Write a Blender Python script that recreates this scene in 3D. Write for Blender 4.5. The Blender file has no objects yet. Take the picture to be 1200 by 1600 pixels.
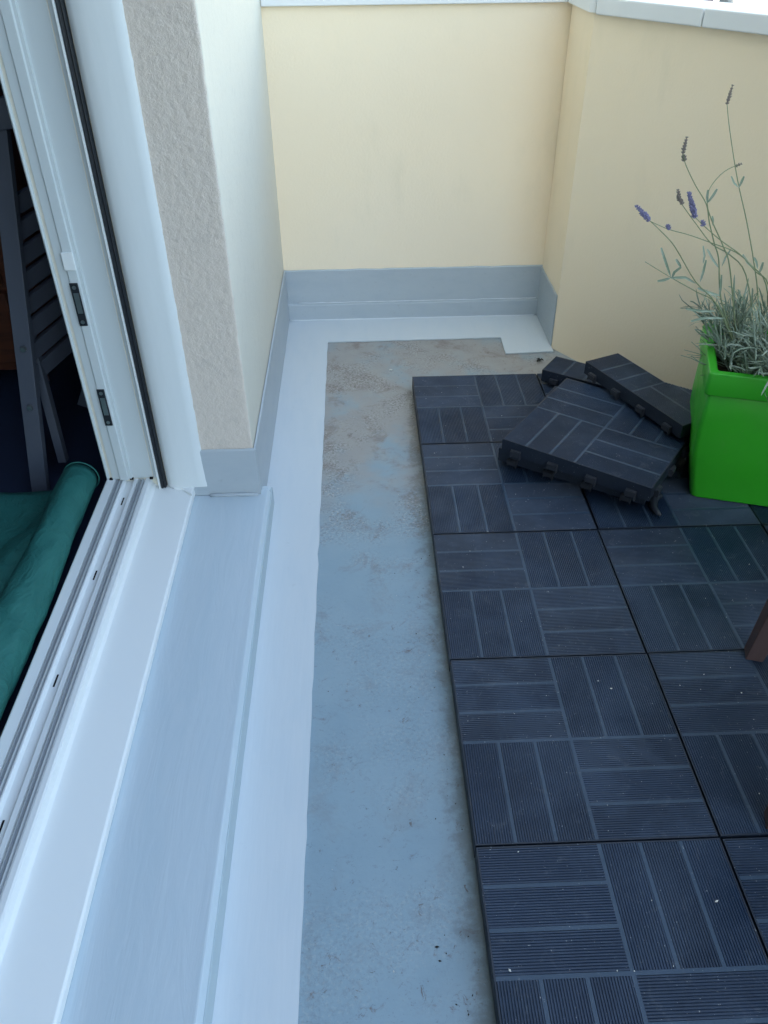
import bpy, bmesh, math, random
from mathutils import Vector, Matrix, noise
from math import radians, sin, cos, pi

# ------------------------------------------------------------------ camera, light, exposure
S = bpy.context.scene
C = S.collection
cam_d = bpy.data.cameras.new('camera')
cam = bpy.data.objects.new('camera', cam_d)
C.objects.link(cam)
S.camera = cam
cam_d.sensor_fit = 'VERTICAL'
cam_d.sensor_height = 24.0
cam_d.lens = 24.0 * 1252.53 / 1600.0
cam_d.clip_start = 0.02
cam_d.clip_end = 1000
_rt = Vector((0.99929476, -0.03647834, -0.0089057))
_up = Vector((0.02925588, 0.60768487, 0.79363921))
_fw = Vector((0.02353879, 0.79334005, -0.60832351))
_m = Matrix((( _rt.x, _up.x, -_fw.x, -0.12030351),
             ( _rt.y, _up.y, -_fw.y, -1.71836084),
             ( _rt.z, _up.z, -_fw.z, 0.94899748),
             (0, 0, 0, 1)))
cam.matrix_world = _m

SUN_DIR = Vector((-0.78, -0.36, 0.62)).normalized()      # towards the sun
w = bpy.data.worlds.new('World')
S.world = w
w.use_nodes = True
wn = w.node_tree
wn.nodes.clear()
sky = wn.nodes.new('ShaderNodeTexSky')
sky.sky_type = 'NISHITA'
sky.sun_disc = False
sky.sun_elevation = math.asin(SUN_DIR.z)
sky.sun_rotation = math.atan2(SUN_DIR.x, SUN_DIR.y)
sky.air_density = 0.75
sky.dust_density = 3.0
sky.ozone_density = 0.1
bg = wn.nodes.new('ShaderNodeBackground')
bg.inputs['Strength'].default_value = 0.15
wo = wn.nodes.new('ShaderNodeOutputWorld')
tint = wn.nodes.new('ShaderNodeMix')
tint.data_type = 'RGBA'
tint.blend_type = 'MULTIPLY'
tint.inputs[0].default_value = 1.0
tint.inputs[7].default_value = (1.05, 1.02, 0.86, 1)
wn.links.new(sky.outputs[0], tint.inputs[6])
wn.links.new(tint.outputs[2], bg.inputs[0])
wn.links.new(bg.outputs[0], wo.inputs[0])
sd = bpy.data.lights.new('sun', 'SUN')
sd.energy = 3.5
sd.angle = radians(0.5)
sd.color = (1.0, 0.95, 0.87)
sun = bpy.data.objects.new('sun', sd)
C.objects.link(sun)
sun.rotation_euler = SUN_DIR.to_track_quat('Z', 'Y').to_euler()
sun.location = (-6, -3, 8)

S.view_settings.view_transform = 'Standard'
S.view_settings.look = 'None'
S.view_settings.exposure = 2.95
S.view_settings.gamma = 1.0
S.view_settings.use_curve_mapping = False
S.cycles.max_bounces = 10
S.cycles.diffuse_bounces = 6

R = random.Random(7)

# ------------------------------------------------------------------ materials
def lin(r, g, b):
    f = lambda c: (c / 255 / 12.92) if c / 255 <= 0.04045 else ((c / 255 + 0.055) / 1.055) ** 2.4
    return (f(r), f(g), f(b))

class Mat:
    """small node-graph helper"""
    def __init__(s, name, col, rough=0.6, spec=0.5, metal=0.0):
        s.m = bpy.data.materials.new(name)
        s.m.use_nodes = True
        s.t = s.m.node_tree
        s.n = s.t.nodes
        s.b = s.n['Principled BSDF']
        s.b.inputs['Base Color'].default_value = (*col, 1)
        s.b.inputs['Roughness'].default_value = rough
        s.b.inputs['Metallic'].default_value = metal
        s.b.inputs['Specular IOR Level'].default_value = spec
        s.col = None
        s.base = (*col, 1)
        s.h = None
        s.geo = None
    def pos(s, scale=(1, 1, 1), local=False):
        if local:
            g = s.n.new('ShaderNodeTexCoord').outputs['Object']
        else:
            g = s.n.new('ShaderNodeNewGeometry').outputs['Position']
        mp = s.n.new('ShaderNodeMapping')
        mp.inputs['Scale'].default_value = scale
        s.t.links.new(g, mp.inputs['Vector'])
        return mp.outputs[0]
    def noise(s, scale, detail=4, rough=0.55, stretch=(1, 1, 1), local=False, dist=0.0):
        n = s.n.new('ShaderNodeTexNoise')
        n.inputs['Scale'].default_value = scale
        n.inputs['Detail'].default_value = detail
        n.inputs['Roughness'].default_value = rough
        n.inputs['Distortion'].default_value = dist
        s.t.links.new(s.pos(stretch, local), n.inputs['Vector'])
        return n.outputs['Fac']
    def voro(s, scale, stretch=(1, 1, 1), feature='F1'):
        n = s.n.new('ShaderNodeTexVoronoi')
        n.feature = feature
        n.inputs['Scale'].default_value = scale
        s.t.links.new(s.pos(stretch), n.inputs['Vector'])
        return n.outputs['Distance']
    def ramp(s, src, a, b, va=0.0, vb=1.0):
        r = s.n.new('ShaderNodeMapRange')
        r.interpolation_type = 'SMOOTHSTEP'
        r.inputs[1].default_value = a
        r.inputs[2].default_value = b
        r.inputs[3].default_value = va
        r.inputs[4].default_value = vb
        s.t.links.new(src, r.inputs[0])
        return r.outputs[0]
    def math(s, op, a, b):
        n = s.n.new('ShaderNodeMath')
        n.operation = op
        for i, v in enumerate((a, b)):
            if isinstance(v, (int, float)):
                n.inputs[i].default_value = v
            else:
                s.t.links.new(v, n.inputs[i])
        return n.outputs[0]
    def axis(s, k):
        sp = s.n.new('ShaderNodeSeparateXYZ')
        s.t.links.new(s.pos(), sp.inputs[0])
        return sp.outputs[k]
    def mix(s, fac, col):
        n = s.n.new('ShaderNodeMix')
        n.data_type = 'RGBA'
        if s.col is None:
            n.inputs[6].default_value = s.base
        else:
            s.t.links.new(s.col, n.inputs[6])
        n.inputs[7].default_value = (*col, 1)
        if isinstance(fac, (int, float)):
            n.inputs[0].default_value = fac
        else:
            s.t.links.new(fac, n.inputs[0])
        s.col = n.outputs[2]
        s.t.links.new(s.col, s.b.inputs['Base Color'])
        return s
    def rand(s, amt, col):
        o = s.n.new('ShaderNodeObjectInfo').outputs['Random']
        return s.mix(s.math('MULTIPLY', o, amt), col)
    def rough(s, src, lo, hi):
        s.t.links.new(s.ramp(src, 0.25, 0.75, lo, hi), s.b.inputs['Roughness'])
        return s
    def bump(s, src, dist, strength=1.0):
        b = s.n.new('ShaderNodeBump')
        b.inputs['Distance'].default_value = dist
        b.inputs['Strength'].default_value = strength
        s.t.links.new(src, b.inputs['Height'])
        if s.h is not None:
            s.t.links.new(s.h, b.inputs['Normal'])
        s.h = b.outputs[0]
        s.t.links.new(s.h, s.b.inputs['Normal'])
        return s

M = {}
def mk(name, *a, **k):
    M[name] = Mat(name, *a, **k)
    return M[name]

YEL = (0.91, 0.77, 0.57)
m = mk('yellow_render', YEL, 0.85, 0.25)
m.mix(m.ramp(m.noise(2.2, 3), 0.35, 0.7, 0, 0.30), (0.91, 0.80, 0.64))
m.mix(m.ramp(m.noise(9, 5, 0.6, (1, 1, .35)), 0.55, 0.75, 0, 0.16), (0.62, 0.56, 0.42))
m.mix(m.ramp(m.voro(26), 0.03, 0.0, 0, 0.25), (0.35, 0.30, 0.22))
m.bump(m.noise(190, 4, 0.6), 0.0012, 0.55)
m.bump(m.noise(14, 3), 0.002, 0.25)
m = mk('pale_render', (0.68, 0.65, 0.56), 0.9, 0.2)
m.mix(m.ramp(m.noise(3, 3), 0.4, 0.7, 0, 0.3), (0.72, 0.70, 0.60))
m.mix(m.ramp(m.noise(40, 4), 0.5, 0.8, 0, 0.15), (0.45, 0.42, 0.36))
m.bump(m.noise(150, 4), 0.002, 0.35)
m = mk('rough_render', (0.68, 0.605, 0.53), 0.93, 0.2)
m.mix(m.ramp(m.noise(60, 4), 0.52, 0.75, 0, 0.3), (0.50, 0.45, 0.40))
m.bump(m.noise(300, 4, 0.65), 0.0028, 0.7)
m = mk('grey_band_paint', lin(172, 181, 187), 0.42, 0.4)
m.mix(m.ramp(m.noise(60, 5, 0.7), 0.60, 0.72, 0, 0.3), lin(140, 146, 150))
m.mix(m.ramp(m.noise(14, 4, 0.6, (1, 1, 3)), 0.4, 0.75, 0, 0.35), lin(156, 168, 178))
m.mix(m.ramp(m.noise(5, 3), 0.5, 0.8, 0, 0.25), lin(182, 190, 198))
m.bump(m.noise(35, 3, 0.5, (1, 1, 2.5)), 0.0012, 0.5)
m = mk('fresh_border_paint', lin(201, 209, 214), 0.4, 0.4)
m.mix(m.ramp(m.noise(8, 4, 0.6, (3, .8, 1), dist=.8), 0.4, 0.75, 0, 0.3), lin(186, 200, 209))
m.mix(m.ramp(m.noise(34, 6, 0.75), 0.62, 0.74, 0, 0.3), lin(168, 174, 178))
m.bump(m.noise(22, 3, 0.5, (5, .5, 1)), 0.0009, 0.35)
m = mk('step_paint', lin(188, 201, 209), 0.38, 0.4)
m.mix(m.ramp(m.noise(6, 5, 0.6, (6, .8, 1), dist=0.8), 0.38, 0.7, 0, 0.3), lin(176, 195, 205))
m.mix(m.ramp(m.noise(16, 4, 0.6, (5, .5, 1), dist=1.0), 0.58, 0.8, 0, 0.35), lin(206, 216, 222))
m.mix(m.ramp(m.noise(45, 5, 0.7), 0.66, 0.75, 0, 0.35), lin(160, 172, 180))
m.bump(m.noise(11, 5, 0.6, (4, .6, 1), dist=1.0), 0.0016, 0.45)
m = mk('riser_shade_tone', lin(172, 188, 195), 0.45, 0.4)  # step colour darkened, shade of the crease below the edge painted in
m = mk('sealant', lin(215, 222, 226), 0.35, 0.5)

m = mk('old_floor_paint', lin(138, 160, 172), 0.36, 0.5)
m.mix(m.ramp(m.noise(3.5, 5, 0.6), 0.38, 0.68, 0, 0.55), lin(124, 149, 164))
far = m.ramp(m.axis(1), -0.62, -0.25)                       # worn dirty half beside the back wall
d1 = m.math('MULTIPLY', m.ramp(m.noise(4.5, 6, 0.62), 0.30, 0.52), far)
m.mix(m.math('MULTIPLY', d1, 0.85), lin(158, 152, 146))
d2 = m.math('MULTIPLY', m.ramp(m.noise(13, 8, 0.72, dist=0.6), 0.50, 0.68), m.ramp(m.axis(1), -0.95, -0.35, 0.28, 1.0))
m.mix(m.math('MULTIPLY', d2, 0.6), lin(116, 100, 88))
m.mix(m.math('MULTIPLY', m.ramp(m.noise(34, 8, 0.75, dist=1.0), 0.58, 0.72), m.ramp(m.noise(4, 2), 0.42, 0.6)), lin(104, 84, 74))
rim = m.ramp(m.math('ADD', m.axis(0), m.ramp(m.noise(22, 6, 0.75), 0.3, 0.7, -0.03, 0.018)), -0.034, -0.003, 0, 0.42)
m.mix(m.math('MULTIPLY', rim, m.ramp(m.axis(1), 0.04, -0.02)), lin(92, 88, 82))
worn = m.math('MULTIPLY', m.ramp(m.noise(6.5, 4, 0.6), 0.44, 0.60), m.ramp(m.axis(1), -0.75, -0.35, 0.25, 1.0))
m.mix(m.math('MULTIPLY', m.ramp(m.noise(210, 4, 0.7), 0.52, 0.62, 0, 0.75), worn), lin(188, 188, 184))
m.mix(m.math('MULTIPLY', m.ramp(m.noise(180, 4, 0.75), 0.50, 0.40, 0, 0.7), worn), lin(96, 88, 82))
m.mix(m.math('MULTIPLY', m.ramp(m.noise(48, 7, 0.85, dist=1.2), 0.58, 0.66), m.ramp(m.noise(4.3, 3), 0.44, 0.56, 0, .85)), lin(92, 76, 68))
m.mix(m.math('MULTIPLY', m.ramp(m.noise(75, 7, 0.85, (1, 1.5, 1), dist=1.5), 0.60, 0.66), m.ramp(m.noise(5, 3, 0.6), 0.44, 0.58, 0, 0.75)), lin(74, 72, 74))
m.mix(m.math('MULTIPLY', m.ramp(m.noise(110, 5, 0.8), 0.63, 0.68), m.math('MULTIPLY', far, m.ramp(m.noise(6, 2), 0.45, 0.6))), lin(196, 196, 190))
m.rough(m.noise(20, 4), 0.30, 0.62)
m.bump(m.noise(26, 6, 0.65), 0.0022, 0.5)
m.bump(m.noise(140, 3), 0.0008, 0.5)

def plastic(name, col, rough, dust):
    m = mk(name, col, rough, 0.5)
    m.rand(0.55, tuple(c * 1.55 for c in col))
    m.mix(m.ramp(m.noise(7, 5, 0.65, dist=0.5), 0.40, 0.68, 0, dust), lin(86, 104, 128))
    m.mix(m.ramp(m.noise(38, 5, 0.7, dist=1.0), 0.56, 0.72, 0, dust * .9), lin(112, 118, 124))
    m.mix(m.ramp(m.noise(330, 2, 0.5), 0.725, 0.75, 0, 0.8), lin(150, 154, 156))
    m.mix(m.math('MULTIPLY', m.ramp(m.noise(120, 5, 0.75), 0.66, 0.72), m.ramp(m.noise(5, 2), 0.5, 0.62)), lin(130, 132, 132))
    m.rough(m.noise(14, 4), rough - 0.1, rough + 0.15)
    return m
plastic('tile_slat_plastic', (0.0066, 0.0185, 0.0430), 0.42, 0.22)
plastic('tile_base_plastic', (0.021, 0.041, 0.070), 0.45, 0.18)
plastic('tile_shaded_plastic', (0.0085, 0.014, 0.026), 0.5, 0.05)  # same plastic as the tops, side shade put into a darker colour
mk('tile_clip_plastic', (0.026, 0.030, 0.040), 0.4, 0.5)

m = mk('white_frame_paint', lin(226, 230, 230), 0.5, 0.4)
m.mix(m.ramp(m.noise(6, 4, 0.6, (1, .4, 1)), 0.5, 0.8, 0, 0.18), lin(212, 219, 222))
m.bump(m.noise(12, 2), 0.0006, 0.25)
m = mk('white_plaster', lin(214, 220, 221), 0.6, 0.3)
m.bump(m.noise(30, 3, 0.5, (1, 1, .3)), 0.0018, 0.4)
m = mk('jamb_paint', lin(200, 208, 210), 0.4, 0.4)
m.mix(m.ramp(m.noise(7, 4, 0.6, (1, 1, .3)), 0.45, 0.75, 0, 0.3), lin(184, 194, 198))
m = mk('rail_metal', lin(168, 173, 178), 0.35, 0.5, 0.35)
m.bump(m.noise(90, 2), 0.0003, 0.3)
mk('black_rubber', lin(28, 32, 38), 0.45, 0.5)
mk('dark_slot', lin(24, 25, 28), 0.7, 0.2)
mk('steel', lin(170, 172, 174), 0.28, 0.5, 0.9)
m = mk('coping_paint', lin(228, 230, 230), 0.5, 0.3)
m.mix(m.ramp(m.noise(12, 4), 0.5, 0.8, 0, 0.25), lin(205, 207, 205))
m = mk('green_pot_plastic', (0.034, 0.40, 0.018), 0.30, 0.5)
m.mix(m.ramp(m.noise(9, 4), 0.5, 0.8, 0, 0.14), (0.07, 0.44, 0.05))
m.mix(m.ramp(m.noise(30, 6, 0.7, (1, 1, .5)), 0.56, 0.75, 0, 0.18), (0.16, 0.30, 0.12))
m.mix(m.ramp(m.noise(160, 3, 0.6), 0.70, 0.76, 0, 0.4), (0.22, 0.28, 0.16))
m.rough(m.noise(22, 4), 0.28, 0.5)
m = mk('soil', (0.045, 0.032, 0.022), 0.95, 0.1)
m.bump(m.noise(90, 5, 0.7), 0.006, 1.0)
m = mk('lavender_leaf', (0.19, 0.25, 0.18), 0.7, 0.3)
m.mix(m.ramp(m.noise(26, 2), 0.4, 0.65, 0, 0.7), (0.33, 0.39, 0.32))
m.b.inputs['Subsurface Weight'].default_value = 0.0
m = mk('lavender_stem', (0.20, 0.24, 0.13), 0.7, 0.3)
mk('flower_purple', (0.20, 0.19, 0.31), 0.7, 0.2)
mk('flower_faded', (0.22, 0.19, 0.17), 0.8, 0.2)
m = mk('green_cloth', (0.022, 0.135, 0.120), 0.62, 0.25)
m.mix(m.ramp(m.noise(18, 3), 0.4, 0.7, 0, 0.3), (0.035, 0.18, 0.155))
m.bump(m.noise(30, 5, 0.6, (1, .6, 1), dist=1.2), 0.008, 0.8)
m.bump(m.noise(900, 1), 0.0004, 0.4)
m = mk('grey_chair_paint', lin(74, 80, 92), 0.5, 0.4)
m.mix(m.ramp(m.noise(20, 4), 0.5, 0.75, 0, 0.25), lin(60, 66, 78))
m = mk('chest_wood', (0.09, 0.03, 0.015), 0.5, 0.4)
m.mix(m.ramp(m.noise(9, 5, 0.6, (1, 8, 8)), 0.4, 0.7, 0, 0.5), (0.03, 0.012, 0.008))
m = mk('stool_wood', (0.085, 0.055, 0.055), 0.5, 0.4)
m.mix(m.ramp(m.noise(10, 5, 0.6, (9, 9, 1)), 0.4, 0.7, 0, 0.5), (0.07, 0.040, 0.038))
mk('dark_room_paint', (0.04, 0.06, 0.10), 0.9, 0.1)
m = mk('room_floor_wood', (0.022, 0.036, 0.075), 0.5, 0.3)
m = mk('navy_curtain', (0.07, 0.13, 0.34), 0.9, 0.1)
m = mk('street_ground', (0.10, 0.10, 0.095), 0.9, 0.2)
m.mix(m.ramp(m.noise(.4, 4), 0.4, 0.65), (0.07, 0.09, 0.05))
m = mk('far_white_wall', (0.72, 0.70, 0.67), 0.9, 0.2)
m = mk('far_glass', (0.05, 0.07, 0.09), 0.12, 0.6)
mk('far_blind', (0.25, 0.24, 0.30), 0.8, 0.2)
mk('debris_pale', (0.55, 0.55, 0.52), 0.9, 0.2)
mk('debris_dark', (0.03, 0.028, 0.025), 0.9, 0.2)

# ------------------------------------------------------------------ mesh helpers
def box(bm, x0, x1, y0, y1, z0, z1, bev=0.0):
    v = [bm.verts.new((x, y, z)) for z in (z0, z1) for y in (y0, y1) for x in (x0, x1)]
    fs = [bm.faces.new([v[i] for i in q]) for q in
          ((0, 2, 3, 1), (4, 5, 7, 6), (0, 1, 5, 4), (2, 6, 7, 3), (0, 4, 6, 2), (1, 3, 7, 5))]
    if bev:
        es = list({e for f in fs for e in f.edges})
        bmesh.ops.bevel(bm, geom=es, offset=bev, segments=2, affect='EDGES', profile=0.5)
    return v

def prism(bm, pts, lo, hi, axis='Z'):
    """extrude polygon pts (2-D) along an axis: Z -> (x,y), Y -> (x,z)"""
    def P(p, t):
        return (p[0], p[1], t) if axis == 'Z' else (p[0], t, p[1])
    a = [bm.verts.new(P(p, lo)) for p in pts]
    b = [bm.verts.new(P(p, hi)) for p in pts]
    n = len(pts)
    for i in range(n):
        bm.faces.new((a[i], a[(i + 1) % n], b[(i + 1) % n], b[i]))
    bm.faces.new(a[::-1])
    bm.faces.new(b)

def tube(bm, pts, radii, seg=8, cap=True):
    pts = [Vector(p) for p in pts]
    n = len(pts)
    if isinstance(radii, (int, float)):
        radii = [radii] * n
    rings = []
    ref = None
    for i, p in enumerate(pts):
        d = (pts[min(i + 1, n - 1)] - pts[max(i - 1, 0)]).normalized()
        if ref is None:
            ref = d.orthogonal().normalized()
        ref = (ref - d * ref.dot(d)).normalized()
        s = d.cross(ref)
        rings.append([bm.verts.new(p + (ref * cos(2 * pi * k / seg) + s * sin(2 * pi * k / seg)) * radii[i]) for k in range(seg)])
    for a, b in zip(rings, rings[1:]):
        for k in range(seg):
            bm.faces.new((a[k], a[(k + 1) % seg], b[(k + 1) % seg], b[k]))
    if cap:
        bm.faces.new(rings[0][::-1])
        bm.faces.new(rings[-1])

def mesh(name, bm, smooth=False):
    bmesh.ops.recalc_face_normals(bm, faces=bm.faces[:])
    me = bpy.data.meshes.new(name)
    bm.to_mesh(me)
    bm.free()
    if smooth:
        for p in me.polygons:
            p.use_smooth = True
    return me

def put(name, me, mat, parent=None, loc=None, rot=None, bevel=0.0):
    o = bpy.data.objects.new(name, me)
    C.objects.link(o)
    if mat and not me.materials:
        me.materials.append(M[mat].m)
    if parent is not None:
        o.parent = parent
    if loc:
        o.location = loc
    if rot:
        o.rotation_euler = rot
    if bevel:
        b = o.modifiers.new('soft edge', 'BEVEL')
        b.width = bevel
        b.segments = 2
        b.limit_method = 'ANGLE'
        b.angle_limit = radians(35)
    return o

def obj(name, bm, mat, parent=None, smooth=False, bevel=0.0, loc=None, rot=None):
    return put(name, mesh(name, bm, smooth), mat, parent, loc, rot, bevel)

def tag(o, label, cat, group=None):
    o['label'] = label
    o['category'] = cat
    if group:
        o['group'] = group
    return o

def thing(name, label, cat, loc=(0, 0, 0), rz=0.0, group=None):
    o = bpy.data.objects.new(name, None)
    o.empty_display_size = 0.05
    C.objects.link(o)
    o.location = loc
    o.rotation_euler = (0, 0, rz)
    return tag(o, label, cat, group)

def struct(name, bm, mat, **k):
    o = obj(name, bm, mat, **k)
    o['kind'] = 'structure'
    return o

def B():
    return bmesh.new()

# ------------------------------------------------------------------ dimensions (metres)
WX = -0.322          # face of the house wall along the balcony
JY = -0.475          # door reveal
BY = 0.419           # back parapet face
NX = 0.385           # short parapet return
RC = Vector((0.385, 0.21))       # corner where the slanting parapet starts
RD = Vector((0.527, -0.850)).normalized()
RN = Vector((RD.y, -RD.x)) * -1  # outward normal
TOP = 0.757          # parapet height below the coping
STEP = 0.050

def wob(a, b, n, amp, seed):
    """points from a to b (2-D) with a hand painted wander"""
    a = Vector(a); b = Vector(b)
    t = (b - a).normalized()
    nn = Vector((-t.y, t.x))
    out = []
    for i in range(n):
        s = i / n
        k = 0 if i == 0 else noise.noise(Vector((s * (b - a).length * 25, seed, 0))) * amp + noise.noise(Vector((s * (b - a).length * 120, seed, 3))) * amp * .35
        p = a + (b - a) * s + nn * k
        out.append((p.x, p.y))
    return out

# ------------------------------------------------------------------ ground and balcony floor
bm = B(); box(bm, -220, 220, -220, 220, -9.3, -9.0)
struct('ground', bm, 'street_ground')
bm = B(); box(bm, WX - 0.1, 3.4, -4.2, 0.55, -0.25, 0.0)
struct('balcony_floor', bm, 'old_floor_paint')

# freshly painted light border on the floor: along the house wall and the back parapet
bm = B()
outer = [(WX, -4.1), (-0.208, -4.1)]
pts = wob((-0.208, -4.1), (-0.207, 0.272), 150, 0.0026, 1)
pts += wob((-0.207, 0.272), (0.259, 0.275), 24, 0.0026, 2)
pts += wob((0.259, 0.275), (0.258, 0.178), 8, 0.0016, 3)
pts += wob((0.258, 0.178), (0.384, 0.184), 8, 0.0012, 4)
pts += [(0.384, 0.184), (0.384, BY), (WX, BY), (WX, -4.1)]
a = [bm.verts.new((x, y, 0.004)) for x, y in pts]
f = bm.faces.new(a)
r = bmesh.ops.extrude_face_region(bm, geom=[f])
for v in r['geom']:
    if isinstance(v, bmesh.types.BMVert):
        v.co.z = 0.001
bmesh.ops.triangulate(bm, faces=[g for g in bm.faces if len(g.verts) > 4])
struct('painted_border', bm, 'fresh_border_paint')

# painted threshold step in front of the door
bm = B()
prism(bm, [(-0.62, 0.002), (-0.301, 0.002), (-0.299, 0.03), (-0.3005, 0.044), (-0.306, STEP + .0005), (-0.318, STEP), (-0.62, STEP)], -4.1, JY + 0.012, 'Y')
st = struct('threshold_step', bm, 'step_paint', bevel=0.002)
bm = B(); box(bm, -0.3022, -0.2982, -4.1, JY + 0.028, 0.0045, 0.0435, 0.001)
struct('step_riser_shade', bm, 'riser_shade_tone')  # thin strip added over the riser, its darker colour standing for shade
bm = B(); box(bm, -0.322, -0.3005, JY + 0.0125, JY + 0.03, 0.004, STEP - .002, 0.006)
struct('step_end', bm, 'step_paint')

# ------------------------------------------------------------------ the house
house = thing('house', 'cream rendered house wall beside the open door, rough grit on its door reveal', 'house')
# displaced render skin round the door reveal and along the balcony
bm = B()
cols = []
n1, n2 = 30, 90
for i in range(n1 + 1):
    cols.append((-0.418 + (WX + 0.418) * i / n1, JY, 0, -1, 0.0020))
for i in range(1, n2 + 1):
    cols.append((WX, JY + (BY - JY) * i / n2, 1, 0, 0.0004))
rows = [0.15 + 0.0036 * k for k in range(240)] + [1.1, 1.6, 2.4]
grid = []
for z in rows:
    rr = []
    for (x, y, nx, ny, am) in cols:
        p = Vector((x, y, z))
        d = noise.noise(p * 210) * 0.6 + noise.noise(p * 420) * 0.5
        edge = (x > WX - 0.0015 and y < JY + 0.001)
        k = am * d
        X, Y = x + nx * k, y + ny * k
        if edge:
            X = WX + 0.0018 * noise.noise(p * 60 + Vector((9, 0, 0))) - 0.0008
            Y = JY + 0.0012
        rr.append(bm.verts.new((X, Y, z)))
    grid.append(rr)
for a, b in zip(grid, grid[1:]):
    for k in range(len(cols) - 1):
        f = bm.faces.new((a[k], a[k + 1], b[k + 1], b[k]))
        f.smooth = True
        f.material_index = 0 if k < n1 else 1
me = mesh('reveal_render', bm)
me.materials.append(M['rough_render'].m)
me.materials.append(M['pale_render'].m)
me.polygons.foreach_set('use_smooth', [True] * len(me.polygons))
put('wall_render', me, None, house)
bm = B()
box(bm, -0.60, WX - 0.004, JY + 0.004, BY + 0.001, -0.25, 2.4)          # pier between door and back parapet
box(bm, -0.60, WX - 0.004, BY + 0.001, 2.6, -9, 2.4)
obj('wall', bm, 'pale_render', house)
bm = B()
box(bm, -0.60, WX - 0.002, -8, 2.6, 2.4, 8.0)
box(bm, -0.60, WX - 0.002, -8, -3.0, -0.25, 2.399)
box(bm, -0.60, WX - 0.3, -3.0, JY, -9, 0.0)
obj('upper_wall', bm, 'pale_render', house)
bm = B()
# the room behind the door: floor, ceiling and far walls
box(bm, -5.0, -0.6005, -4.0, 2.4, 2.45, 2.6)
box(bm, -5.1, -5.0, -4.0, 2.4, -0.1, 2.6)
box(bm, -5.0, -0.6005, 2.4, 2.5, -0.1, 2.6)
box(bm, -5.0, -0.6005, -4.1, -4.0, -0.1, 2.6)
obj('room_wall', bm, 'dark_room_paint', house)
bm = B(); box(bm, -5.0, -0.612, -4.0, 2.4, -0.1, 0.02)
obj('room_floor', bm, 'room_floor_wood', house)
bm = B(); box(bm, -9, -0.61, -8, 2.6, 7.8, 8.0)
box(bm, -9.1, -9, -8, 2.6, -9, 8)
box(bm, -9, -0.61, 2.6, 2.7, 2.61, 8)
box(bm, -9, -0.61, -8.1, -8, -9, 8)
obj('outer_shell', bm, 'pale_render', house)
# grey waterproof band round the foot of the wall
bm = B()
zt = 0.150
def band(bm, path, z0, z1, th, seed):
    """painted skirting with capped ends; path of 2-D points, faces to the right of travel; z0 is a number or one per leg"""
    V = [Vector(p) for p in path]
    legs = len(V) - 1
    nrm = [Vector(((V[k + 1] - V[k]).normalized().y, -(V[k + 1] - V[k]).normalized().x)) for k in range(legs)]
    rings = []
    for k in range(legs):
        a, b = V[k], V[k + 1]
        n = max(2, int((b - a).length / 0.02))
        zz = z0[k] if isinstance(z0, (list, tuple)) else z0
        for i in range(n + 1):
            p = a + (b - a) * i / n
            nn = nrm[k]
            if i == 0 and k > 0:
                nn = nrm[k] + nrm[k - 1]
            if i == n and k < legs - 1:
                nn = nrm[k] + nrm[k + 1]
            w_ = noise.noise(Vector((p.x * 22, p.y * 22, seed))) * 0.0016
            q = p + nn * th
            rings.append([bm.verts.new((p.x, p.y, zz)), bm.verts.new((q.x, q.y, zz)),
                          bm.verts.new((q.x, q.y, z1 + w_ - th)), bm.verts.new((p.x, p.y, z1 + w_))])
    for u, v in zip(rings, rings[1:]):
        for k in range(4):
            bm.faces.new((u[k], u[(k + 1) % 4], v[(k + 1) % 4], v[k]))
    bm.faces.new(rings[0][::-1])
    bm.faces.new(rings[-1])
band(bm, [(-0.442, JY - .0008), (WX + .0012, JY - .0008), (WX + .0012, BY - 0.0085)], [STEP + 0.001, 0.005], 0.153, 0.0035, 1)
obj('waterproof_band', bm, 'grey_band_paint', house, bevel=0.001)
# runny lip of paint at the foot of the reveal
bm = B()
tube(bm, [(-0.412, JY - .006, STEP + .002), (-0.40, JY - .0075, STEP + .003), (-0.37, JY - .006, STEP + .002), (-0.345, JY - .007, STEP + .003), (-0.322, JY - .006, STEP + .001)], 0.0035, 8)
obj('paint_bead', bm, 'grey_band_paint', house, smooth=True)

# ------------------------------------------------------------------ back parapet
bp_ = thing('parapet_wall', 'straight cream yellow parapet wall closing the far end of the balcony', 'wall', (0, BY, 0))
bm = B(); box(bm, WX - .003, 0.50, 0, 0.11, -0.25, TOP)
obj('wall_body', bm, 'yellow_render', bp_)
bm = B()
band(bm, [(WX + .001, -.0008), (0.386, -.0008)], 0.052, 0.148, 0.003, 5)
obj('upper_band', bm, 'grey_band_paint', bp_, bevel=0.001)
bm = B()
band(bm, [(WX + .001, -.0008), (0.386, -.0008)], 0.005, 0.056, 0.007, 6)
obj('lower_band', bm, 'grey_band_paint', bp_, bevel=0.0015)
bm = B()
P = [(-0.29 + 0.665 * i / 40, -0.0066 + 0.0006 * noise.noise(Vector((i * .9, 0, 0))), 0.0555 + 0.0012 * noise.noise(Vector((i * .6, 4, 0)))) for i in range(41)]
tube(bm, P, [0.0011 + 0.0006 * noise.noise(Vector((i * .7, 8, 0))) for i in range(41)], 6)
P = [(-0.315 + 0.69 * i / 40, -0.0088, 0.0055 + 0.0008 * noise.noise(Vector((i * .6, 1, 0)))) for i in range(41)]
tube(bm, P, 0.0017, 6)
obj('sealant_bead', bm, 'sealant', bp_, smooth=True)
for x0, x1 in ((WX + .001, 0.372),):
    bm = B(); box(bm, x0, x1, -0.012, 0.125, TOP, TOP + 0.028, 0.002)
    obj('coping', bm, 'coping_paint', bp_)

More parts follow.
